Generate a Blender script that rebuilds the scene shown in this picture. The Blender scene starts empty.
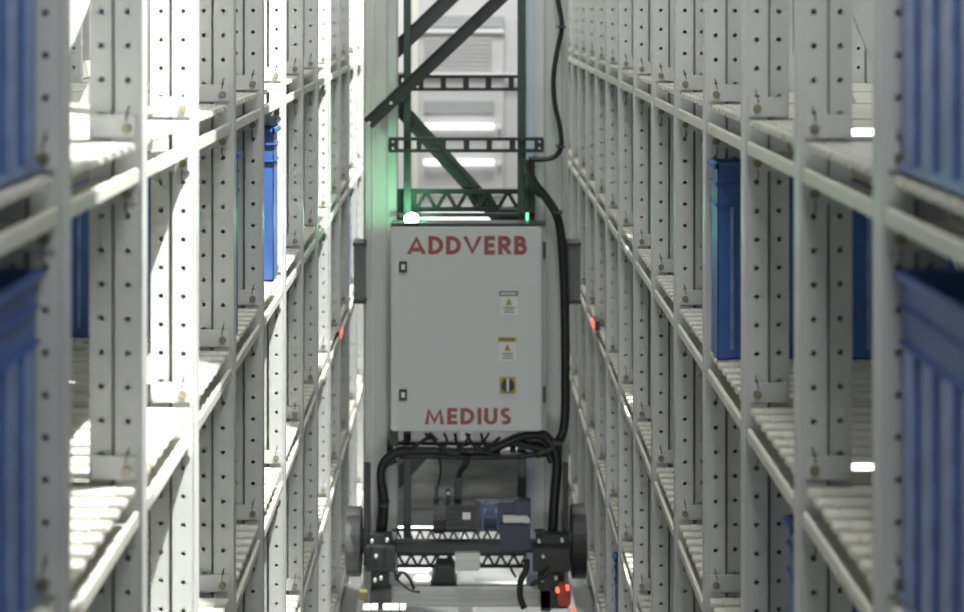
import bpy, bmesh, math, random
from mathutils import Vector, Matrix
random.seed(7)
C = bpy.context.scene.collection
F = 1725.0; VX, VY = 466.0, 8.0; H = 2.36          # focal length in px, vanishing point, eye height
def at(px, py, d): return Vector(((px-VX)*d/F, d, H-(py-VY)*d/F))

# ---------------------------------------------------------------- materials
def mat(name, col, rough=.5, metal=0, noise=0, nscale=8, bump=0, emit=None, est=0, stretch=None, spec=None):
    m = bpy.data.materials.new(name); m.use_nodes = True
    nt = m.node_tree; b = nt.nodes['Principled BSDF']
    b.inputs['Base Color'].default_value = (*col, 1); b.inputs['Roughness'].default_value = rough
    b.inputs['Metallic'].default_value = metal
    if spec is not None: b.inputs['Specular IOR Level'].default_value = spec
    if noise or bump:
        tc = nt.nodes.new('ShaderNodeTexCoord'); mp = nt.nodes.new('ShaderNodeMapping')
        nt.links.new(tc.outputs['Object'], mp.inputs[0])
        if stretch: mp.inputs['Scale'].default_value = stretch
        n = nt.nodes.new('ShaderNodeTexNoise'); n.inputs['Scale'].default_value = nscale; n.inputs['Detail'].default_value = 5
        nt.links.new(mp.outputs[0], n.inputs['Vector'])
    if noise:
        r = nt.nodes.new('ShaderNodeValToRGB')
        r.color_ramp.elements[0].position = .3; r.color_ramp.elements[1].position = .7
        r.color_ramp.elements[0].color = (*[c*(1-noise) for c in col], 1)
        r.color_ramp.elements[1].color = (*[min(1, c*(1+noise)) for c in col], 1)
        nt.links.new(n.outputs['Fac'], r.inputs[0]); nt.links.new(r.outputs[0], b.inputs['Base Color'])
    if bump:
        bp = nt.nodes.new('ShaderNodeBump'); bp.inputs['Strength'].default_value = bump; bp.inputs['Distance'].default_value = .004
        nt.links.new(n.outputs['Fac'], bp.inputs['Height']); nt.links.new(bp.outputs[0], b.inputs['Normal'])
    if emit:
        b.inputs['Emission Color'].default_value = (*emit, 1); b.inputs['Emission Strength'].default_value = est
    return m
M = dict(
 rack = mat('painted_rack_steel', (.585,.60,.58), .38, 0, .05, 6, .15),
 deck = mat('galvanised_deck', (.62,.615,.55), .42, 0, .06, 10, .2),
 bolt = mat('zinc_bolt', (.30,.28,.20), .4, .6),
 clip = mat('dark_clip', (.06,.06,.055), .5, .3),
 blue = mat('blue_plastic', (.05,.12,.35), .38, 0, .12, 14, .1),
 scuff = mat('scuffed_blue_plastic', (.17,.25,.47), .32, 0, .25, 25, .1),  # paler blue holds the ribs' reflected light in its colour
 blue2 = mat('blue_plastic_inner', (.015,.05,.25), .5),
 mast = mat('mast_aluminium', (.49,.51,.48), .4, .0, .03, 4, 0, stretch=(1,1,.1)),
 mastL = mat('mast_light_profile', (.60,.62,.59), .4, 0),
 cab = mat('cabinet_paint', (.50,.53,.525), .42, 0, .015, 3),
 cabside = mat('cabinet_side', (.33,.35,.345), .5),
 dark = mat('dark_painted_steel', (.022,.026,.026), .45, 0, .25, 12, .1),
 dark2 = mat('graphite_steel', (.042,.048,.048), .42, .1, .2, 9, .1),
 green = mat('dark_green_rod', (.042,.066,.062), .4, .1),
 black = mat('black_rubber', (.012,.013,.013), .45, 0, .2, 40, .3),
 cable = mat('black_conduit', (.012,.014,.014), .38, 0, 0, 300, .3),
 red = mat('red_letter', (.27,.075,.065), .5),
 yellow = mat('warning_yellow', (.40,.34,.09), .5),
 olive = mat('olive_sensor', (.20,.19,.05), .5),
 ink = mat('black_ink', (.03,.03,.03), .5),
 greyink = mat('grey_ink', (.17,.17,.17), .5),
 paper = mat('white_sticker', (.60,.61,.59), .5),
 sheet = mat('streaked_sheet_metal', (.42,.43,.42), .36, .1, .35, 5, .3, stretch=(1.2,1,7)),
 wheelL = mat('grey_polyurethane', (.13,.135,.135), .35, .2),
 gear = mat('blue_gearbox_paint', (.028,.034,.058), .4, .1, .15, 10),
 gearL = mat('bright_blue_adaptor', (.045,.06,.12), .3, .3),
 motor = mat('motor_black', (.035,.038,.042), .4, .2),
 alu = mat('brushed_aluminium', (.62,.63,.60), .38, .0, .1, 5, .15, stretch=(1,1,12)),
 white = mat('white_plastic', (.72,.72,.70), .4),
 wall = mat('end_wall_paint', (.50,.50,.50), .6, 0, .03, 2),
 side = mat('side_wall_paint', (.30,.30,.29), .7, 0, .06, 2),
 floor = mat('grey_concrete', (.17,.175,.17), .4, 0, .15, 5, .1),
 rail = mat('steel_rail', (.42,.43,.42), .3, .6, .1, 10),
 panel = mat('grey_panel', (.52,.52,.52), .5, 0, .04, 3, stretch=(.5,1,6)),
 cream = mat('cream_trim', (.70,.70,.62), .5),
 bluew = mat('pale_blue_profile', (.50,.56,.70), .4),
 led = mat('white_led', (.9,.9,.9), .5, emit=(1,1,.97), est=5),
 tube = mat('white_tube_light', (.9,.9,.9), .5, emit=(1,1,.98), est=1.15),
 gled = mat('green_beacon', (.2,.9,.4), .4, emit=(.30,1,.50), est=140),
 rled = mat('red_led', (.9,.1,.05), .4, emit=(1,.20,.13), est=1.1),
 rledd = mat('red_lens', (.24,.045,.035), .3, emit=(1,.12,.08), est=.06),
)

# ---------------------------------------------------------------- mesh helpers
def box(bm, x0, x1, y0, y1, z0, z1, mi=0, rot=None):
    vs = [bm.verts.new((x, y, z)) for x in (x0, x1) for y in (y0, y1) for z in (z0, z1)]
    fs = []
    for q in ((0,1,3,2),(4,6,7,5),(0,4,5,1),(2,3,7,6),(0,2,6,4),(1,5,7,3)):
        f = bm.faces.new([vs[i] for i in q]); f.material_index = mi; fs.append(f)
    if rot: bmesh.ops.transform(bm, matrix=rot, verts=vs)
    return vs
def bar(bm, a, b, w, t, mi=0):
    """rectangular bar a->b, width w in the x-z plane, thickness t along y"""
    a, b = Vector(a), Vector(b); d = b-a; L = d.length
    x = d.normalized(); y = Vector((0,1,0)); y = (y - x*y.dot(x)).normalized(); z = x.cross(y)
    m = Matrix((x, y, z)).transposed().to_4x4(); m.translation = a
    return box(bm, 0, L, -t/2, t/2, -w/2, w/2, mi, m)
def cyl(bm, c, r, h, axis='Y', seg=16, r2=None, mi=0):
    rot = {'Y': Matrix.Rotation(math.pi/2, 4, 'X'), 'X': Matrix.Rotation(math.pi/2, 4, 'Y'), 'Z': Matrix()}[axis]
    ret = bmesh.ops.create_cone(bm, cap_ends=True, segments=seg, radius1=r, radius2=r if r2 is None else r2, depth=h,
                          matrix=Matrix.Translation(Vector(c)) @ rot)
    for v in ret['verts']:
        for f in v.link_faces: f.material_index = mi
def smooth_pts(pts, n=6):
    P = [Vector(p) for p in pts]; P = [P[0]*2-P[1]] + P + [P[-1]*2-P[-2]]; out = []
    for i in range(1, len(P)-2):
        for k in range(n):
            t = k/n; a, b, c, d = P[i-1:i+3]
            out.append(.5*((2*b)+(c-a)*t+(2*a-5*b+4*c-d)*t*t+(3*b-a-3*c+d)*t**3))
    out.append(P[-2]); return out
def tube(bm, pts, r, seg=10, n=6, mi=0, smooth=True, ribs=False):
    P = smooth_pts(pts, n) if smooth else [Vector(p) for p in pts]
    up = Vector((0,1,0)); rings = []
    for i, p in enumerate(P):
        t = (P[min(i+1, len(P)-1)] - P[max(i-1, 0)]).normalized()
        u = (up - t*up.dot(t)); u = u.normalized() if u.length > 1e-4 else Vector((1,0,0)); v = t.cross(u)
        rr = r*(1+.08*(i % 2)) if ribs else r
        rings.append([bm.verts.new(p+(u*math.cos(a)+v*math.sin(a))*rr) for a in [2*math.pi*k/seg for k in range(seg)]])
    for A, B in zip(rings, rings[1:]):
        for k in range(seg):
            f = bm.faces.new((A[k], A[(k+1)%seg], B[(k+1)%seg], B[k])); f.smooth = True; f.material_index = mi
    for R_ in (rings[0][::-1], rings[-1]):
        f = bm.faces.new(R_); f.material_index = mi
ORG = {}
def obj(name, bm, mats, parent=None, bevel=0, loc=None, smooth=False):
    me = bpy.data.meshes.new(name)
    o = ORG.get(parent.name, Vector((0,0,0))) if parent else (Vector(loc) if loc else Vector((0,0,0)))
    bmesh.ops.recalc_face_normals(bm, faces=bm.faces)
    if bevel: bmesh.ops.bevel(bm, geom=[e for e in bm.edges if e.calc_face_angle(0) > .6], offset=bevel, segments=2, affect='EDGES', clamp_overlap=True)
    bmesh.ops.translate(bm, verts=bm.verts, vec=-o)
    if smooth:
        for f in bm.faces: f.smooth = True
    bm.to_mesh(me); bm.free()
    for m in (mats if isinstance(mats, (list, tuple)) else [mats]): me.materials.append(m)
    ob = bpy.data.objects.new(name, me); C.objects.link(ob)
    if parent: ob.parent = parent; ORG[ob.name] = o
    else: ob.location = o; ORG[ob.name] = o
    return ob
def empty(name, loc):
    o = bpy.data.objects.new(name, None); C.objects.link(o); o.location = loc; o.empty_display_size = .1
    ORG[o.name] = Vector(loc); return o
def tag(o, label, cat, group=None):
    o['label'] = label; o['category'] = cat
    if group: o['group'] = group
    return o
def struct(o): o['kind'] = 'structure'; return o
def copy_tree(o, parent=None):
    c = o.copy(); C.objects.link(c)
    if parent: c.parent = parent
    for ch in o.children: copy_tree(ch, c)
    return c
def nb(): return bmesh.new()

# ---------------------------------------------------------------- rack geometry (one side, +x; the left side uses mirrored meshes)
XA = .480; S = .5; Z0 = 2.05; PD = .038
LEV = [.197, .701, 1.205, 1.709, 2.213]                 # deck tops, below eye level
XR = 1.10                                               # rear post
TOP = H+.42
def holed_strip(bm, x0, x1, y, z0, z1, pitch=.0505, r=.0046, thick=.003, depth_dir=1):
    """perforated sheet strip facing -y, real octagonal holes"""
    cx = (x0+x1)/2; n = int((z1-z0)/pitch)+1; ys = (y, y+thick*depth_dir)
    def ring(z, yy): return [bm.verts.new((cx+r*math.cos(a), yy, z+r*math.sin(a))) for a in [math.pi/4*k+math.pi/8 for k in range(8)]]
    edges = [[], []]
    for k in range(n):
        za = z0+k*pitch; zb = min(za+pitch, z1); zc = za+pitch/2
        if zb-za < pitch*.9:
            box(bm, x0, x1, min(ys), max(ys), za, zb); continue
        rr = []
        for yy in ys:
            R8 = ring(zc, yy); rr.append(R8)
            c = [bm.verts.new(p) for p in ((x1,yy,zb),(x0,yy,zb),(x0,yy,za),(x1,yy,za))]
            bm.faces.new((R8[7], c[3], c[0], R8[0])); bm.faces.new((R8[0], c[0], R8[1])); bm.faces.new((R8[1], c[0], c[1], R8[2]))
            bm.faces.new((R8[2], c[1], R8[3])); bm.faces.new((R8[3], c[1], c[2], R8[4])); bm.faces.new((R8[4], c[2], R8[5]))
            bm.faces.new((R8[5], c[2], c[3], R8[6])); bm.faces.new((R8[6], c[3], R8[7]))
        for q in range(8): bm.faces.new((rr[0][q], rr[0][(q+1)%8], rr[1][(q+1)%8], rr[1][q]))
def post_mesh(xa, sgn):
    """open stepped post: flange A nearest the aisle, groove, flange B; origin y=0 is its camera side. sgn=+1: aisle edge at low x"""
    bm = nb(); z0, z1 = 0.0, TOP
    def X(a): return xa + sgn*a
    def st(a, b, y): holed_strip(bm, min(X(a),X(b)), max(X(a),X(b)), y, z0+.006, z1)
    def bx(a, b, y0, y1): box(bm, min(X(a),X(b)), max(X(a),X(b)), y0, y1, z0+.006, z1)
    st(.003, .041, 0); bx(0, .003, -.002, PD)                       # aisle edge with a small lip
    bx(.039, .041, .0031, PD-.004); bx(.041, .048, .026, .029); bx(.048, .050, .013, PD-.004); st(.048, .078, .009)
    bx(.004, .077, PD-.003, PD-.0005)
    bx(.078, .081, .009, PD)
    box(bm, X(-.003) if sgn>0 else X(.094), X(.090) if sgn>0 else X(-.003), -.004, PD+.002, 0, .006)
    return bm
def frame_proto(sgn, side):
    XA = XS[sgn]
    root = empty('rack_frame', (0,0,0))
    obj('front_post', post_mesh(sgn*XA, sgn), M['rack'], root)
    obj('rear_post', post_mesh(sgn*XR, -sgn), M['rack'], root)
    # perforated diagonal and horizontal braces between the two posts
    zs = [0.12, .86, 1.60, TOP-.04]
    xa, xb = sgn*(XA+.083), sgn*(XR-.083)
    for i in range(3):
        bm = nb(); a, b = (xb, xa) if i % 2 == 0 else (xa, xb)
        bar(bm, (a, .028, zs[i]), (b, .028, zs[i+1]-.06), .04, .012); obj('diagonal_brace', bm, M['rack'], root)
    for z in zs[1:]:
        bm = nb(); bar(bm, (xa, .028, z), (xb, .028, z), .036, .012); obj('cross_brace', bm, M['rack'], root)
    # joint brackets above and below each deck, with a round bolt and a bent safety clip
    for h in LEV:
        z = H-h
        for d in (1, -1):
            zz = z+.004 if d > 0 else z-.052-.040
            bm = nb(); x0, x1 = sorted((sgn*(XA+.008), sgn*(XA+.075)))
            box(bm, x0, x1, -.006, -.001, zz, zz+.036)
            br = obj('bracket', bm, M['rack'], root, bevel=.0015)
            bm = nb(); cx = sgn*(XA+.022); cyl(bm, (cx, -.008, zz+.015), .0075, .004, 'Y', 14); cyl(bm, (cx, -.011, zz+.015), .0045, .004, 'Y', 6)
            obj('bolt', bm, M['bolt'], br)
            bm = nb(); s = sgn
            if d > 0: pts = [(cx+.002*s, -.008, zz+.026), (cx, -.007, zz+.036), (cx-.001*s, -.004, zz+.044), (cx-.003*s,-.002,zz+.048)]
            else: pts = [(cx, -.009, zz+.004), (cx+.002*s, -.008, zz-.006), (cx-.001*s, -.006, zz-.014), (cx-.005*s,-.004,zz-.017)]
            tube(bm, pts, .0009, 6, 3); obj('clip', bm, M['clip'], br)
    return root
XS = {-1: .478, 1: .492}
def shelf_proto(sgn):
    """deck of raised ribs with a stepped front beam; y 0..L, top at z=0"""
    XA = XS[sgn]; root = empty('shelf', (0,0,0)); L = S-PD-.024; n = 8; p = L/n
    def X(a, b): return sorted((sgn*a, sgn*b))
    bm = nb(); x0, x1 = X(XA+.010, XR-.010)
    box(bm, x0, x1, 0, L, -.013, -.010)
    for i in range(n):
        ya, yb = i*p+.007, (i+1)*p-.007
        x0, x1 = X(XA+.030, XR-.05)
        vs = box(bm, x0, x1, ya, yb, -.010, -.0)
        x0, x1 = X(XA+.007, XA+.030)
        box(bm, x0, x1, ya+.010, yb, -.010, -.001)
        x0, x1 = X(XA+.006, XA+.009); box(bm, x0, x1, ya+.012, yb, -.011, -.001)   # tooth turned down over the beam
    bmesh.ops.recalc_face_normals(bm, faces=bm.faces)
    obj('deck', bm, M['deck'], root, bevel=.002)
    bm = nb()
    x0, x1 = X(XA+.072, XA+.076); box(bm, x0, x1, 0, L, -.052, -.013)
    x0, x1 = X(XA+.002, XA+.010); box(bm, x0, x1, -.002, L+.002, -.060, -.038)
    x0, x1 = X(XA+.010, XA+.076); box(bm, x0, x1, 0, L, -.060, -.056)
    obj('front_beam', bm, M['deck'], root, bevel=.002)
    bm = nb(); x0, x1 = X(XR-.022, XR-.004); box(bm, x0, x1, 0, L, -.05, -.013); box(bm, x0, x1, 0, L, .0, .045)
    obj('rear_beam', bm, M['deck'], root, bevel=.002)
    return root
ORD = ['nearest', 'second', 'third', 'fourth', 'fifth', 'sixth', 'seventh', 'eighth', 'ninth', 'tenth', 'eleventh', 'twelfth', 'thirteenth', 'fourteenth', 'fifteenth', 'sixteenth', 'seventeenth', 'eighteenth', 'nineteenth']
LVN = ['topmost', 'second', 'third', 'fourth', 'lowest']
NF = 18
for sgn, side in ((-1, 'left'), (1, 'right')):
    fp = frame_proto(sgn, side); sp = shelf_proto(sgn)
    uf = us = False
    for k in range(NF):
        y = Z0+S*(k-1)                                   # k=0 stands beside the camera's frame edge
        o = fp if not uf else copy_tree(fp); uf = True
        o.location = (0, y, 0)
        tag(o, f'perforated grey steel upright frame of the {side} rack, {ORD[k]} from the camera', 'rack upright', f'uprights of the {side} rack')
        if k == NF-1: break
        for li, h in enumerate(LEV):
            yend = y+S+.5
            if VY + F*h/yend > 640: continue
            o = sp if not us else copy_tree(sp); us = True
            o.location = (0, y+PD+.006, H-h)
            tag(o, f'slotted steel shelf, {LVN[li]} visible level of the {side} rack, in its {ORD[k]} bay', 'shelf', f'shelves of the {side} rack')

# ---------------------------------------------------------------- totes
def tote(sgn, xi, y0, y1, h, label, xw=.54, ht=.392):
    """open-top blue tote with vertical ribs, deep rim and handle recess; inner long side at x=sgn*xi"""
    z0 = H-h+.001; z1 = z0+ht; a, b = sorted((sgn*xi, sgn*(xi+xw))); cx, cy = (a+b)/2, (y0+y1)/2
    root = empty('tote', (cx, cy, z0))
    bm = nb(); t = .003; g = .006
    box(bm, a+g, b-g, y0+g, y1-g, z0, z0+t)
    box(bm, a+g, a+g+t, y0+g, y1-g, z0, z1); box(bm, b-g-t, b-g, y0+g, y1-g, z0, z1)
    box(bm, a+g, b-g, y0+g, y0+g+t, z0, z1); box(bm, a+g, b-g, y1-g-t, y1-g, z0, z1)
    obj('body', bm, M['blue'], root, bevel=.001)
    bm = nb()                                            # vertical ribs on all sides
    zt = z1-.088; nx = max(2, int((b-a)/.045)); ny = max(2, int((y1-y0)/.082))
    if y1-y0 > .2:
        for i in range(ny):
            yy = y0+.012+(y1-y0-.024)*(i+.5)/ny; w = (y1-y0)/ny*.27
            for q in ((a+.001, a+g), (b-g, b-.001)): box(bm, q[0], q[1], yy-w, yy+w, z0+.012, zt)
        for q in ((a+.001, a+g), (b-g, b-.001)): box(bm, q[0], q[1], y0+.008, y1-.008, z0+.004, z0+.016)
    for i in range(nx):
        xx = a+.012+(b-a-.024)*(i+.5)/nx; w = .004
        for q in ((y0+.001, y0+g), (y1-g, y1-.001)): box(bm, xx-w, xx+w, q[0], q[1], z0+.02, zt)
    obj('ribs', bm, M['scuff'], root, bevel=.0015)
    bm = nb()                                            # rim: wide collar and top lip
    for (x0, x1, ya, yb) in ((a+.001, a+g, y0+.001, y1-.001), (b-g, b-.001, y0+.001, y1-.001), (a+.001, b-.001, y0+.001, y0+g), (a+.001, b-.001, y1-g, y1-.001)):
        box(bm, x0, x1, ya, yb, zt, zt+.006); box(bm, x0, x1, ya, yb, z1-.045, z1-.040); 
    for (x0, x1, ya, yb) in ((a-.003, a+g+.004, y0-.003, y1+.003), (b-g-.004, b+.003, y0-.003, y1+.003), (a, b, y0-.003, y0+g+.004), (a, b, y1-g-.004, y1+.003)):
        box(bm, x0, x1, ya, yb, z1-.012, z1)
    obj('rim', bm, M['blue'], root, bevel=.002)
    bm = nb()
    box(bm, cx-.07, cx+.07, y0+.002, y0+g, z1-.085, z1-.048); obj('handle', bm, M['blue2'], root, bevel=.003)
    tag(root, label, 'tote', 'blue totes in the racks'); return root
tote(1, .508, 1.62, 2.036, LEV[0], 'blue ribbed plastic tote on the top right shelf, nearest the camera, upper right corner')
tote(1, .508, 1.62, 2.036, LEV[1], 'blue ribbed plastic tote below the top right shelf, nearest the camera, lower right corner')
tote(-1, .500, 1.62, 2.036, LEV[0], 'blue ribbed plastic tote on the top left shelf, nearest the camera, upper left corner')
tote(-1, .500, 1.62, 2.036, LEV[1], 'blue ribbed plastic tote below the top left shelf, nearest the camera, lower left corner')
tote(1, .495, 3.43, 3.525, LEV[1], 'dark blue tote on the second right shelf, seen between the third and fourth uprights', .52)
tote(-1, .488, 4.42, 4.525, LEV[1], 'bright blue tote with lighter rim lines on the second left shelf, left of centre', .52)
tote(-1, .485, 3.66, 3.72, LEV[1], 'dark blue tote mostly hidden behind the fourth left upright on the second shelf', .50)
tote(1, .510, 2.70, 2.765, LEV[2], 'blue tote on the third right shelf, a sliver showing behind the second upright', .52)
tote(1, .492, 5.70, 5.77, LEV[4], 'blue tote on the lowest right shelf, small sliver near the bottom of the picture', .52)
tote(-1, .500, 7.20, 7.535, LEV[2], 'blue tote on the third left shelf far down the aisle beside the crane', .52)

# small glowing strips stand in for lit slots in the two right decks beside the second upright
for li, nm in ((0, 'top'), (1, 'second')):
    bm = nb(); z = H-LEV[li]
    p0, p1 = .574, .632
    cyl(bm, ((p0+p1)/2, 2.60, z+.010), .0042, p1-p0, 'X', 12)
    r = empty('marker_light', ((p0+p1)/2, 2.60, z))
    obj('lens', bm, M['led'], r, smooth=True)
    bm = nb(); box(bm, p0+.002, p1-.002, 2.597, 2.609, z+.0005, z+.005); obj('holder', bm, M['white'], r)
    tag(r, f'short glowing white marker strip on the {nm} right shelf beside the second upright', 'marker light', 'marker lights on the right rack')  # no marker light: the glowing strip stands in for a lit slot
# red indicators on the shelf fronts next to the crane
for sgn, x, y, d, nm in ((1, 592, 321, 0, 'right'), (-1, 342, 331, 0, 'left')):
    dd = F*.478/abs(x-VX); p = at(x, y, dd)
    r = empty('indicator_light', p)
    bm = nb(); box(bm, p.x-.003, p.x+.003, p.y-.10, p.y+.02, p.z-.012, p.z+.012); obj('lens', bm, M['rled'], r, bevel=.002)
    bm = nb(); x0, x1 = sorted((p.x+sgn*.003, p.x+sgn*.022)); box(bm, x0, x1, p.y-.10, p.y+.02, p.z-.016, p.z+.016); obj('housing', bm, M['clip'], r)
    tag(r, f'small glowing red indicator on the {nm} rack front beside the crane', 'indicator light')

# ---------------------------------------------------------------- stacker crane
D = 6.10
crane = empty('stacker_crane', (0.0, 6.3, 0.0))
tag(crane, 'tall narrow storage crane with grey control cabinet, masts and dark drive base in the aisle', 'storage crane')
def pb(bm, x0, x1, y0, y1, d, t, mi=0):
    a, b = at(x0, y1, d), at(x1, y0, d); return box(bm, a.x, b.x, d, d+t, a.z, b.z, mi)
def pp(x, y, d): return at(x, y, d)
def pbar(bm, xa, ya, xb, yb, wpx, d, t, mi=0): return bar(bm, at(xa, ya, d+t/2), at(xb, yb, d+t/2), wpx*d/F, t, mi)
def up(d): return VY-1+F*(H-(H+.55))/d     # px row of the masts' top ends
YT = up(6.4)
# masts
for nm, faces in (('l', ((365.5,387,6.36,.10,0),(387.5,396.5,6.40,.07,1),(363.5,366.5,6.42,.05,1),(372,374,6.352,.008,1),(396.5,398,6.44,.03,0),(386.2,387.8,6.355,.01,3))),
                  ('r', ((545.5,566,6.36,.10,0),(530,544.5,6.40,.07,1),(566,568.5,6.42,.05,1),(559,561,6.352,.008,1),(526.5,534,6.39,.03,2),(544.2,545.8,6.355,.01,3),(562.5,563.4,6.355,.01,3)))):
    bm = nb()
    for x0, x1, d, t, mi in faces: pb(bm, x0, x1, YT, 600, d, t, mi)
    obj('mast', bm, [M['mast'], M['mastL'], M['bluew'], M['cabside']], crane, bevel=.0015)
# guide rods
for xa, xb, yb in ((403.5,411,545),(517.5,526,505)):
    bm = nb(); a, b = at(xa, 0, 6.33), at(xb, yb, 6.33)
    box(bm, a.x, b.x, 6.325, 6.345, b.z, H+.5); box(bm, a.x+.004, b.x-.004, 6.318, 6.3255, b.z, H+.5)
    obj('guide_rod', bm, M['green'], crane, bevel=.001)
# big diagonals
for (xa, ya, xb, yb, w, d, nmat) in ((368,124,522,-22,13,6.28,'dark'), (387,59,467,-18,15,6.47,'dark2'), (397,105,503,222,15,6.47,'dark2')):
    bm = nb(); pbar(bm, xa, ya, xb, yb, w, d, .012); 
    # folded lip along the upper edge
    n = Vector((ya-yb, 0, 0)); pbar(bm, xa-w*.30, ya-w*.33, xb-w*.30, yb-w*.33, 2.0, d-.010, .010)
    br = obj('diagonal_brace', bm, M[nmat], crane, bevel=.001)
    if d < 6.3:
        for (bx_, by_) in ((391,103),(369,123)):
            bm = nb(); cyl(bm, at(bx_, by_, d-.008), .006, .012, 'Y', 10); obj('bolt', bm, M['alu'], br)
bm = nb(); pbar(bm, 394, 483, 436, 437, 16, 6.47, .012); obj('diagonal_brace', bm, M['dark2'], crane, bevel=.001)
# ladder-like horizontal cable trays
def ladder(x0, x1, y0, y1, bars, d, ends=None):
    bm = nb(); t = 3.3
    pb(bm, x0, x1, y0, y0+t, d, .02); pb(bm, x0, x1, y1-t, y1, d, .02)
    for a, b in bars: pb(bm, a-.5, b+.5, y0+t*.8, y1-t*.8, d+.002, .012)
    o = obj('cable_tray', bm, M['dark'], crane)
    for x in ends or []:
        for yy in (y0+4.2, y1-4.2):
            bm = nb(); cyl(bm, at(x, yy, d-.004), .0045, .008, 'Y', 8); obj('bolt', bm, M['alu'], o)
ladder(396, 535, 75, 91, [(397,401),(419,423),(441,445.5),(463.5,468.5),(486,491),(509,513.5),(530,534.5)], 6.50)
ladder(388.5, 543.5, 137.5, 152.5, [(388.5,398),(417,421),(440,445.5),(464,469),(487,491.5),(510,515),(535,543.5)], 6.29, [393, 539.5])
# triangulated truss above the cabinet
def truss(x0, x1, y0, y1, cell, d, name='truss_beam', plate=None, t=3.2, m='dark'):
    bm = nb(); pb(bm, x0, x1, y0, y0+t, d, .012); pb(bm, x0, x1, y1-t, y1, d, .012)
    x = (plate or x0); i = 0
    while x < x1-1:
        xe = min(x+cell, x1)
        ya, yb = (y1-t/2, y0+t/2) if i % 2 == 0 else (y0+t/2, y1-t/2)
        pbar(bm, x, ya, xe, yb, t*.75, d+.006, .010); x = xe; i += 1
    if plate: pb(bm, x0, plate+1, y0, y1+9, d-.004, .02)
    return obj(name, bm, M[m], crane)
truss(397, 533, 189, 212, 10.2, 6.44, plate=416, t=5)
bm = nb(); pb(bm, 397, 535, 213.5, 217, 6.30, .03); pb(bm, 500, 535, 209, 222, 6.34, .03); pb(bm, 526.5, 535, 160, 222, 6.30, .035)
obj('cabinet_hanger', bm, M['dark'], crane, bevel=.001)

# control cabinet
a, b = at(390.5, 432, D), at(546, 224.5, D)
bm = nb(); box(bm, a.x, b.x, D+.02, D+.10, a.z, b.z); cabinet = obj('control_cabinet', bm, M['cabside'], crane, bevel=.003)
bm = nb(); c1 = at(541.5, 432, D); box(bm, a.x+.002, c1.x, D, D+.0185, a.z+.002, b.z-.008); obj('door', bm, M['cab'], cabinet, bevel=.004)
bm = nb(); box(bm, a.x, b.x, D+.004, D+.104, b.z, b.z+.003); obj('top_lip', bm, M['dark2'], cabinet)
bm = nb()
for y in (250, 395): pb(bm, 543, 546, y-8, y+8, D+.004, .015)
obj('hinge', bm, M['dark2'], cabinet, bevel=.001)
for y in (267, 395):
    bm = nb(); pb(bm, 399, 407, y-5.5, y+5.5, D-.006, .006, 0); pb(bm, 401.3, 404.8, y-2.6, y+2.6, D-.009, .004, 1)
    obj('latch', bm, [M['ink'], M['white']], cabinet)
# lettering from stroked glyphs
SW = .225
def arc(cx, cy, rx, ry, a0, a1, n=12): return [(cx+rx*math.cos(math.radians(a0+(a1-a0)*i/n)), cy+ry*math.sin(math.radians(a0+(a1-a0)*i/n))) for i in range(n+1)]
s2 = SW/2
GL = {
 'A': (.92, [([(.06,0),(.46,.93),(.86,0)],0), ([(.22,.27),(.70,.27)],0)]),
 'D': (.76, [([(s2,s2),(s2,1-s2)]+arc(.26,.5,.40,.5-s2,90,-90,16),1)]),
 'V': (.90, [([(.06,1),(.45,.07),(.84,1)],0)]),
 'E': (.56, [([(s2,0),(s2,1)],0), ([(.05,1-s2),(.56,1-s2)],0), ([(.05,.5),(.53,.5)],0), ([(.05,s2),(.56,s2)],0)]),
 'R': (.68, [([(s2,0),(s2,1)],0), ([(s2,1-s2),(.34,1-s2)]+arc(.34,.685,.21,.215,90,-90,10)+[(s2,.47)],0), ([(.30,.45),(.62,0)],0)]),
 'B': (.66, [([(s2,0),(s2,1)],0), ([(s2,1-s2),(.30,1-s2)]+arc(.30,.715,.18,.185,90,-90,10)+[(s2,.53)],0), ([(s2,.53),(.34,.53)]+arc(.34,.315,.21,.215,90,-90,10)+[(s2,s2)],0)]),
 'M': (1.04, [([(.09,0),(.21,.86),(.52,.14),(.83,.86),(.95,0)],0)]),
 'I': (.20, [([(s2,0),(s2,1)],0)]),
 'U': (.72, [([(s2,1),(s2,.38)]+arc(.36,.38,.26,.28,180,360,14)+[(.62,1)],0)]),
 'S': (.58, [(arc(.30,.73,.18,.17,35,200,12)+[(.20,.56),(.38,.45)]+arc(.28,.28,.20,.18,40,-150,12),0)]),
}
def stroke(bm, pts, closed, w, f, off):
    P = [Vector((p[0], p[1])) for p in pts]; n = len(P); Lr = []
    for i, p in enumerate(P):
        pa = P[i-1] if (i > 0 or closed) else None; pn = P[(i+1) % n] if (i < n-1 or closed) else None
        t1 = (p-pa).normalized() if pa is not None and (p-pa).length > 1e-6 else None
        t2 = (pn-p).normalized() if pn is not None and (pn-p).length > 1e-6 else None
        t1 = t1 or t2; t2 = t2 or t1
        n1 = Vector((-t1.y, t1.x)); n2 = Vector((-t2.y, t2.x)); m = (n1+n2).normalized()
        k = min(1/max(m.dot(n1), .45), 1.9); Lr.append((p+m*w/2*k, p-m*w/2*k))
    rng = range(n) if closed else range(n-1)
    for i in rng:
        A, B = Lr[i], Lr[(i+1) % n]; q = [f(A[0]), f(B[0]), f(B[1]), f(A[1])]; ov = Vector((0, off, 0))
        lo = [bm.verts.new(v+ov) for v in q]; hi = [bm.verts.new(v+Vector((0, .001, 0))) for v in q]
        bm.faces.new(lo); bm.faces.new(hi[::-1])
        for k in range(4): bm.faces.new((lo[k], lo[(k+1) % 4], hi[(k+1) % 4], hi[k]))
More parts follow.
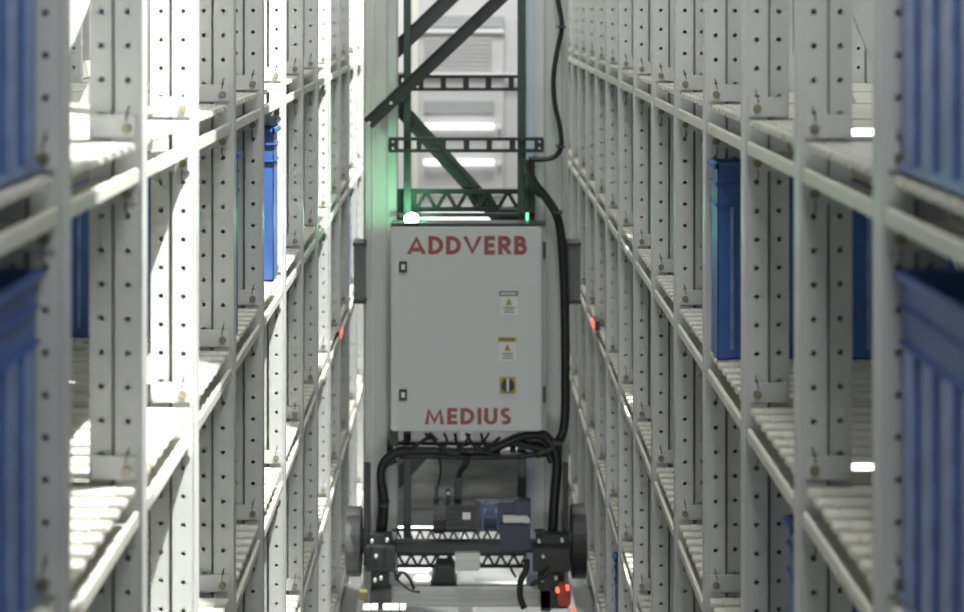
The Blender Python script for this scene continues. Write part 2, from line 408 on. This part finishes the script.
def word(txt, x0, x1, ytop, ybot, gap=.15):
    tw = sum(GL[c][0] for c in txt)+gap*(len(txt)-1); sx = (x1-x0)/tw; cur = x0; hh = ybot-ytop
    for c in txt:
        bm = nb()
        for si, (pts, cl) in enumerate(GL[c][1]):
            stroke(bm, pts, cl, SW, lambda p: at(cur+p.x*sx, ybot-max(0, min(1, p.y))*hh, D-.0012), -.00015*si)
        obj('letter', bm, M['red'], cabinet); cur += (GL[c][0]+gap)*sx
word('ADDVERB', 407.5, 527, 236, 254.5)
word('MEDIUS', 425, 511, 408, 424.5, .17)
# warning stickers
def sticker(x0, y0, w, header, hm):
    bm = nb(); pb(bm, x0, x0+w, y0, y0+24, D-.0008, .0007, 0); pb(bm, x0-1.2, x0+w+.5, y0, y0+5, D-.0014, .0008, 1)
    for i in range(6): pb(bm, x0+.8+i*(w-2)/6, x0+.8+i*(w-2)/6+1.7, y0+1.4, y0+3.6, D-.0018, .0004, header)
    c = x0+w/2; tri = [at(c-3.6, y0+14, D-.0016), at(c+3.6, y0+14, D-.0016), at(c, y0+6.6, D-.0016)]
    f = bm.faces.new([bm.verts.new(p) for p in tri]); f.material_index = 2
    pb(bm, c-.45, c+.45, y0+9.5, y0+12.6, D-.0022, .0006, 3)
    for k, (q, ww) in enumerate(((16, 12), (18.3, 9), (20.8, 11))): pb(bm, c-ww/2, c+ww/2, y0+q, y0+q+1.0, D-.0014, .0006, 4)
    return obj('warning_sticker', bm, [M['paper'], hm, M['yellow'], M['ink'], M['greyink']], cabinet)
sticker(500.5, 291, 17, 0, M['greyink'])
sticker(499, 337, 17, 3, M['yellow'])
bm = nb(); pb(bm, 499.5, 516, 377, 393.5, D-.003, .003, 0)
cyl(bm, at(507.8, 385.3, D-.007), .0235, .008, 'Y', 24, mi=1); pb(bm, 506.6, 509.0, 378.5, 392, D-.018, .010, 2)
obj('rotary_switch', bm, [M['yellow'], M['ink'], M['paper']], cabinet)
# beacon on top of the cabinet
bm = nb(); c = at(411.5, 218.5, D+.035); bmesh.ops.create_uvsphere(bm, u_segments=20, v_segments=12, radius=.025, matrix=Matrix.Translation(c) @ Matrix.Scale(.8, 4, (0,0,1)))
beacon = obj('beacon_lamp', bm, M['gled'], crane, smooth=True)
bm = nb(); cyl(bm, (c.x, c.y, c.z-.018), .03, .016, 'Z', 20); obj('beacon_base', bm, M['dark'], beacon)
bm = nb(); pb(bm, 526, 528.5, 213, 223.5, 6.20, .01); obj('status_light', bm, mat('green_led', (.1,.6,.3), .4, emit=(.2,1,.45), est=2.0), crane)

# frame under the cabinet
bm = nb(); pb(bm, 387, 562, 442, 445.5, 6.28, .03); pb(bm, 387, 562, 454, 457.5, 6.28, .03)
for x in (387, 414, 440, 462, 486, 510, 535, 556): pb(bm, x, x+6, 443, 457, 6.285, .02)
obj('lower_tray', bm, M['dark'], crane, bevel=.001)
for x0, x1 in ((390, 398), (537, 545)):
    bm = nb(); pb(bm, x0, x1, 430, 446, 6.24, .03); obj('hanger_bracket', bm, M['dark2'], crane)
# rear metal sheet between the masts
bm = nb(); pb(bm, 396, 533, 452, 526, 6.62, .004); pb(bm, 396, 533, 450, 454, 6.60, .03)
obj('rear_sheet', bm, M['sheet'], crane)
# cables
def cbl(pts, r, name='cable', d=6.22, n=6, m='cable'):
    bm = nb(); P = [at(p[0], p[1], p[2] if len(p) > 2 else d) for p in pts]
    tube(bm, P, r*d/F, 10, n); return obj(name, bm, M[m], crane)
cbl([(556.5,-30),(558,0),(562,26),(557,52),(553.5,78),(555,105),(560,128),(561,147),(554,157),(541,159.5),(529,159)], 2.6)
cbl([(527,160),(528.5,170),(535,184),(547,199),(556,214),(560.5,232),(563.5,270),(565,320),(565.5,380),(565,415),(561.5,436),(551,449),(536,454)], 4.6)
cbl([(524,160),(526,172),(533,187),(541,196)], 3.2)
cbl([(380,556),(383.5,520),(384,498),(381,478),(383,464),(392,455),(406,450),(430,450),(460,451),(500,449)], 4.6)
cbl([(378,540),(381,505),(380,480),(385,466),(396,460)], 3)
cbl([(487,450),(505,443),(522,436),(540,434.5),(549,440),(556,452),(557,470),(555,492),(553.5,515),(552,540)], 5.0)
cbl([(488,446),(512,442),(530,446),(546,451),(552,462)], 3.8)
cbl([(400,456),(430,456),(470,457),(520,456),(545,452)], 3.0)
for pts, r in (([(425,433),(436,442),(447,452),(462,455)],1.6), ([(444,433),(447,442),(441,452),(438,456)],1.4), ([(455,433),(458,445),(470,452),(486,450)],1.7),
               ([(466,433),(470,440),(478,449),(494,455)],1.6), ([(470,434),(464,444),(455,450)],1.4), ([(481,433),(482,442),(474,452)],1.5),
               ([(489,433),(484,443),(490,452),(500,456)],1.3), ([(439,455),(441,470),(438.5,484),(436.5,497)],1.1), ([(466,456),(464,464),(459,472),(457.5,480)],1.9),
               ([(470,457),(467,466),(462,472),(459.5,480)],1.3), ([(430,436),(418,444),(408,450)],1.8), ([(500,437),(492,444),(480,452)],1.5)):
    cbl(pts, r, d=6.20, n=5)
for x, y in ((561.5,27),(561,147),(384.5,506),(558,444),(558.5,213)):
    bm = nb(); p = at(x, y, 6.17); box(bm, p.x-.016, p.x+.016, 6.165, 6.24, p.z-.003, p.z+.003); obj('cable_tie', bm, M['dark2'], crane)
# motor and gearbox
motor = obj('drive_motor', (lambda bm: (cyl(bm, at(457, 515.5, 6.20), .058, (480-442)*6.2/F, 'X', 20), pb(bm, 446, 476, 506, 530, 6.13, .05), cyl(bm, at(438.5, 515.5, 6.20), .062, .036, 'X', 20), pb(bm, 476, 480, 502, 534, 6.13, .06), bm)[-1])(nb()), M['motor'], crane, bevel=.002)
bm = nb()
for k in range(5): pb(bm, 447, 475, 505+k*5, 506.2+k*5, 6.124, .006)
obj('cooling_fins', bm, M['dark2'], motor)
bm = nb(); pb(bm, 462.5, 470.5, 512.5, 519.5, 6.120, .003); obj('rating_plate', bm, M['white'], motor)
for x, y, w, h_ in ((434.5,487,4,13),(446,489,4.5,10),(454,478,8,22)):
    bm = nb(); pb(bm, x, x+w, y, y+h_, 6.18, .03); obj('connector', bm, M['dark'], motor, bevel=.002)
bm = nb(); pb(bm, 446.8, 450, 492, 495, 6.172, .008); obj('connector_ring', bm, M['alu'], motor)
bm = nb(); cyl(bm, at(490, 514, 6.19), .052, 20*6.19/F, 'X', 18); pb(bm, 481, 484, 503, 531, 6.13, .05); pb(bm, 497, 500, 503, 531, 6.13, .05); pb(bm, 486, 495, 505, 513, 6.125, .04)
obj('motor_adaptor', bm, M['gearL'], crane, bevel=.003)
bm = nb(); pb(bm, 498, 531, 503, 524, 6.12, .05); pb(bm, 500, 530.5, 524, 551, 6.09, .07); pb(bm, 514, 531, 501, 516, 6.10, .05)
gb = obj('gearbox', bm, M['gear'], crane, bevel=.004)
bm = nb(); pb(bm, 503, 528, 517, 523, 6.083, .03); cyl(bm, at(527, 520, 6.095), 3*6.1/F, .02, 'Y', 14); obj('shaft_cover', bm, M['alu'], gb, bevel=.002)
# base structure
truss(392, 545, 529, 545, 5.6, 6.40, 'base_truss', t=2.4)
truss(392, 545, 553, 568, 6.4, 6.42, 'base_truss', t=3.0)
bm = nb(); pb(bm, 374, 561, 543, 553, 6.16, .030); pb(bm, 372, 562, 542, 543.5, 6.15, .04); obj('base_beam', bm, M['dark2'], crane, bevel=.002)
bm = nb(); pb(bm, 455, 480, 553.5, 571, 6.13, .05); obj('junction_box', bm, M['alu'], crane, bevel=.003)
bm = nb()
vs = [at(436,568,6.3), at(452,568,6.3), at(457,589,6.3), at(430,589,6.3)]
lo = [bm.verts.new(v) for v in vs]; hi = [bm.verts.new(v+Vector((0,.12,0))) for v in vs]
bm.faces.new(lo); bm.faces.new(hi[::-1])
for i in range(4): bm.faces.new((lo[i], lo[(i+1)%4], hi[(i+1)%4], hi[i]))
obj('sensor_housing', bm, M['dark2'], crane, bevel=.002)
bm = nb(); pb(bm, 392, 541, 589, 607, 6.24, .03, 0)
for y in (593, 598, 603): pb(bm, 392, 541, y, y+2.2, 6.236, .006, 0)
obj('floor_crossbar', bm, M['alu'], crane, bevel=.001)
bm = nb(); pb(bm, 380, 556, 584, 590, 6.62, .03); obj('rear_crossbar', bm, M['alu'], crane, bevel=.001)
# travel units at both sides of the base
for sx, (xa, xb) in ((-1, (366, 395)), (1, (533, 570))):
    bm = nb()
    pb(bm, xa, xb, 548, 572, 6.10, .06); pb(bm, xa+3, xb-3, 535, 550, 6.14, .05); pb(bm, xa+5, xb-6, 572, 590, 6.12, .05)
    pb(bm, xa+(4 if sx<0 else 8), xb-(4 if sx<0 else 2), 590, 609, 6.10, .07)
    if sx > 0: pb(bm, 541, 551, 570, 612, 6.10, .05)
    u = obj('travel_unit', bm, M['dark'], crane, bevel=.003)
    for (x, y) in ((xa+6, 541), (xb-8, 540), (xa+10, 556), (xa+9, 580), (xb-14, 578)):
        bm = nb(); cyl(bm, at(x, y, 6.095), .0055, .02, 'Y', 10); obj('bolt', bm, M['alu'], u)
    bm = nb(); e = (363.5, 370) if sx < 0 else (563.5, 568.5)
    pb(bm, e[0], e[1], 465, 566, 6.18, .04); obj('side_plate', bm, M['dark'], crane, bevel=.002)
    # guide wheel with hub, axis vertical face toward rack
    bm = nb(); cx = 354.5 if sx < 0 else 578; r = (34 if sx < 0 else 36)*6.35/F
    p = at(cx, 541, 6.35); w = 14*6.35/F
    cyl(bm, p, r, w, 'X', 40); obj('travel_wheel', bm, M['wheelL'] if sx < 0 else M['black'], crane, bevel=.004, smooth=False)
    bm = nb(); pa = at(362, 541, 6.35) if sx < 0 else at(571, 541, 6.35); cyl(bm, pa, .045, .05, 'X', 24); obj('wheel_hub', bm, M['dark2'], crane, bevel=.003)
    # side guide bracket high on the mast
    bm = nb(); xa_, xb_ = (353.5, 365) if sx < 0 else (568.5, 580.5)
    pb(bm, xa_, xb_, 244, 304, 6.30, .10, 0); g_ = obj('guide_bracket', bm, M['wheelL'], crane, bevel=.003)
    bm = nb(); pb(bm, xa_-1, xb_+1, 243, 246, 6.29, .12); pb(bm, xa_-1, xb_+1, 301, 304, 6.29, .12); obj('bracket_plate', bm, M['dark2'], g_)
# drooping hoses under the base
cbl([(527,560),(526,570),(521,580),(520,596),(524,608)], 3.2, d=6.05)
cbl([(531,585),(540,580),(548,572)], 2.2, d=6.05)
cbl([(396,580),(402,572),(409,578),(414,589)], 1.6, d=6.08)
cbl([(394,569),(398,580),(410,590),(420,592)], 1.2, d=6.07)
cbl([(510,566),(513,573),(516,577)], 1.3, d=6.08)
bm = nb(); pb(bm, 558, 571, 586, 607, 6.02, .05); redl = obj('tail_light', bm, M['rledd'], crane, bevel=.006)
bm = nb()
for x, y in ((567.5,587.5),(557.5,590),(573.5,610)): cyl(bm, at(x, y, 6.0), .007, .03, 'Y', 10)
obj('light_point', bm, M['rled'], redl)
bm = nb(); pb(bm, 359, 367, 592, 600, 6.04, .03); obj('proximity_sensor', bm, M['olive'], crane, bevel=.002)
bm = nb()
for x in (371, 373): pass
for x, w in ((363,7),(371.5,6),(383,8),(391.5,7),(400.5,5)): pb(bm, x, x+w, 605.5, 610, 6.05, .02)
obj('light_strip', bm, M['tube'], crane)

# ---------------------------------------------------------------- setting
def plane_box(name, x0, x1, y0, y1, z0, z1, m):
    bm = nb(); box(bm, x0, x1, y0, y1, z0, z1); return struct(obj(name, bm, M[m]))
YE = 11.6
plane_box('floor', -3, 3, -1.5, YE+.3, -.1, 0, 'floor')
plane_box('wall_back', -3, 3, YE, YE+.2, 0, 4.4, 'wall')
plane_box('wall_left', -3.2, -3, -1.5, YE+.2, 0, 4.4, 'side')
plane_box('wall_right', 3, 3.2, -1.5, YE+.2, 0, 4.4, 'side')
# floor rails
for x, nm in ((0, 'centre'),):
    bm = nb(); box(bm, -.035, .035, .5, YE-.3, 0, .012); box(bm, -.010, .010, .5, YE-.3, .012, .06); box(bm, -.025, .025, .5, YE-.3, .06, .075)
    tag(obj('floor_rail', bm, M['rail'], bevel=.002), 'steel running rail along the aisle floor under the crane', 'rail')
DW0 = 10.6
for sgn, nm in ((-1, 'left'), (1, 'right')):
    bm = nb(); x0, x1 = sorted((sgn*.40, sgn*.425)); box(bm, x0, x1, .5, DW0, 0, .035)
    tag(obj('guide_rail', bm, M['rail'], bevel=.002), f'slim steel guide rail on the floor along the {nm} rack', 'rail')
# panel with louvres and lit tubes at the end of the aisle
DW = 10.9
pn = empty('louvered_panel', at(460, 420, DW)); tag(pn, 'pale grey louvred panel standing at the far end of the aisle behind the crane', 'panel')
def pw(x0, x1, y0, y1, d, t, m, name, parent=pn, bevel=0):
    bm = nb(); pb(bm, x0, x1, y0, y1, d, t); return obj(name, bm, M[m], parent, bevel)
zfl = VY+F*H/DW
pw(398, 535, -60, zfl, DW+.06, .05, 'panel', 'backing')
pw(411.5, 418.5, -60, zfl, DW, .06, 'cream', 'trim_strip')
pw(397, 405, -60, zfl, DW-.02, .06, 'white', 'trim_strip')
fr = pw(419, 504, 33, 196, DW+.02, .03, 'panel', 'door_panel', bevel=.004)
bm = nb()
for k in range(9): pb(bm, 424, 492, 38+k*4.2, 40.2+k*4.2, DW+.008, .014)
obj('louvre', bm, M['wall'], fr)
pw(419, 504, 28.5, 33, DW-.01, .05, 'white', 'ledge')
pw(419, 504, 16, 27, DW+.02, .03, 'cabside', 'vent_band')
pw(424, 494, 101, 113, DW+.005, .02, 'cabside', 'vent_band')
pw(398, 527, 73, 75.5, DW-.02, .03, 'white', 'ledge')
for y in (126.5, 162.5):
    t_ = empty('tube_light', at(459, y, DW-.02)); tag(t_, f'{"upper" if y<150 else "lower"} bright white tube light on the panel behind the crane', 'tube light', 'tube lights behind the crane')
    bm = nb(); cyl(bm, at(459, y, DW-.03), .020, (494-424)*DW/F, 'X', 12); obj('tube', bm, M['tube'], t_, smooth=True)
    bm = nb(); cyl(bm, at(499, y, DW-.01), .017, .02, 'Y', 16); obj('end_socket', bm, M['white'], t_)
bm = nb(); pb(bm, 421, 497, 211, 221, DW-.06, .05); tag(obj('light_bar', bm, M['tube'], bevel=.01), 'wide white light bar low on the panel just above the cabinet top', 'light bar')  # glowing box stands in for the bright background
bm = nb(); pb(bm, 396, 445, 526, 531, F*H/(531-VY), .05); tag(obj('light_bar', bm, M['tube'], bevel=.01), 'white light bar near the floor seen left of the motor', 'light bar')  # this and the next two glow in place of bright, reflecting background
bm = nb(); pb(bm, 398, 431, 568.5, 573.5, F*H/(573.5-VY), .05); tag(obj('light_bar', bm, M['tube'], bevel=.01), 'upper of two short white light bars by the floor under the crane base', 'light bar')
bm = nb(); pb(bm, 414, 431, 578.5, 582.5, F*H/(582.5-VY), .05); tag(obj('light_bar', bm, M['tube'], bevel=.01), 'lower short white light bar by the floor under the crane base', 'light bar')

# ---------------------------------------------------------------- lighting
def aim(o, tgt):
    o.rotation_euler = (Vector(tgt)-o.location).to_track_quat('-Z', 'Y').to_euler()
def area(loc, tgt, sx, sy, e, col=(1,1,1), spread=180):
    l = bpy.data.lights.new('ceiling_lamp', 'AREA'); l.shape = 'RECTANGLE'; l.size = sx; l.size_y = sy; l.energy = e; l.color = col; l.spread = math.radians(spread)
    o = bpy.data.objects.new('ceiling_lamp', l); C.objects.link(o); o.location = loc; aim(o, tgt); return o
def spot(loc, tgt, e, cone, aspect, blend=.15, col=(1,1,.96)):
    l = bpy.data.lights.new('spot_lamp', 'SPOT'); l.energy = e; l.spot_size = math.radians(cone); l.spot_blend = blend; l.color = col; l.shadow_soft_size = .015
    o = bpy.data.objects.new('spot_lamp', l); C.objects.link(o); o.location = loc; aim(o, tgt); o.scale = (aspect, 1, 1); return o
w = bpy.data.worlds.new('hall'); bpy.context.scene.world = w; w.use_nodes = True
w.node_tree.nodes['Background'].inputs[0].default_value = (.93,.97,.93,1); w.node_tree.nodes['Background'].inputs[1].default_value = .34
# luminaires over the aisle, above the picture
area((.30, 1.2, H+2.2), (0, 6, H-1), .5, 3, 45)
area((0, 4.5, H+2.6), (0, 7.5, 0), .6, 4, 60)
area((0, 8.2, H+1.9), (0, 7.6, 0), .5, .8, 25)
area((0, 9.2, H+2.2), (0, 10.9, H-1), 1.2, 1, 110)
for k, e in ((3, 1250), (6, 1350), (9, 1500), (12, 1300), (13, 1300)):
    y = Z0+S*(k-1)
    spot((.30, y-(.85 if k != 9 else .60), H+1.9), (-.52, y, H-.95), e, 52, .12 if k == 9 else .19)
spot((.30, 2.98, H+1.9), (-.56, 2.60, H-.6), 1000, 42, .42)
area((0, 3.3, .25), (0, 6.4, .55), .5, .2, .75, spread=55)  # added fill low in the aisle, out of view, lifts the crane base
# camera
cd = bpy.data.cameras.new('camera'); cam = bpy.data.objects.new('camera', cd); C.objects.link(cam)
cam.location = (0, 0, H); cam.rotation_euler = (math.pi/2, 0, 0)
cd.sensor_width = 36; cd.lens = 36*F/964; cd.shift_x = 16/964; cd.shift_y = -298/964
cd.clip_start = .05; cd.dof.use_dof = True; cd.dof.focus_distance = 4.2; cd.dof.aperture_fstop = 3.8
s = bpy.context.scene; s.camera = cam
s.view_settings.view_transform = 'Standard'; s.view_settings.look = 'None'; s.view_settings.gamma = 1; s.view_settings.exposure = 0
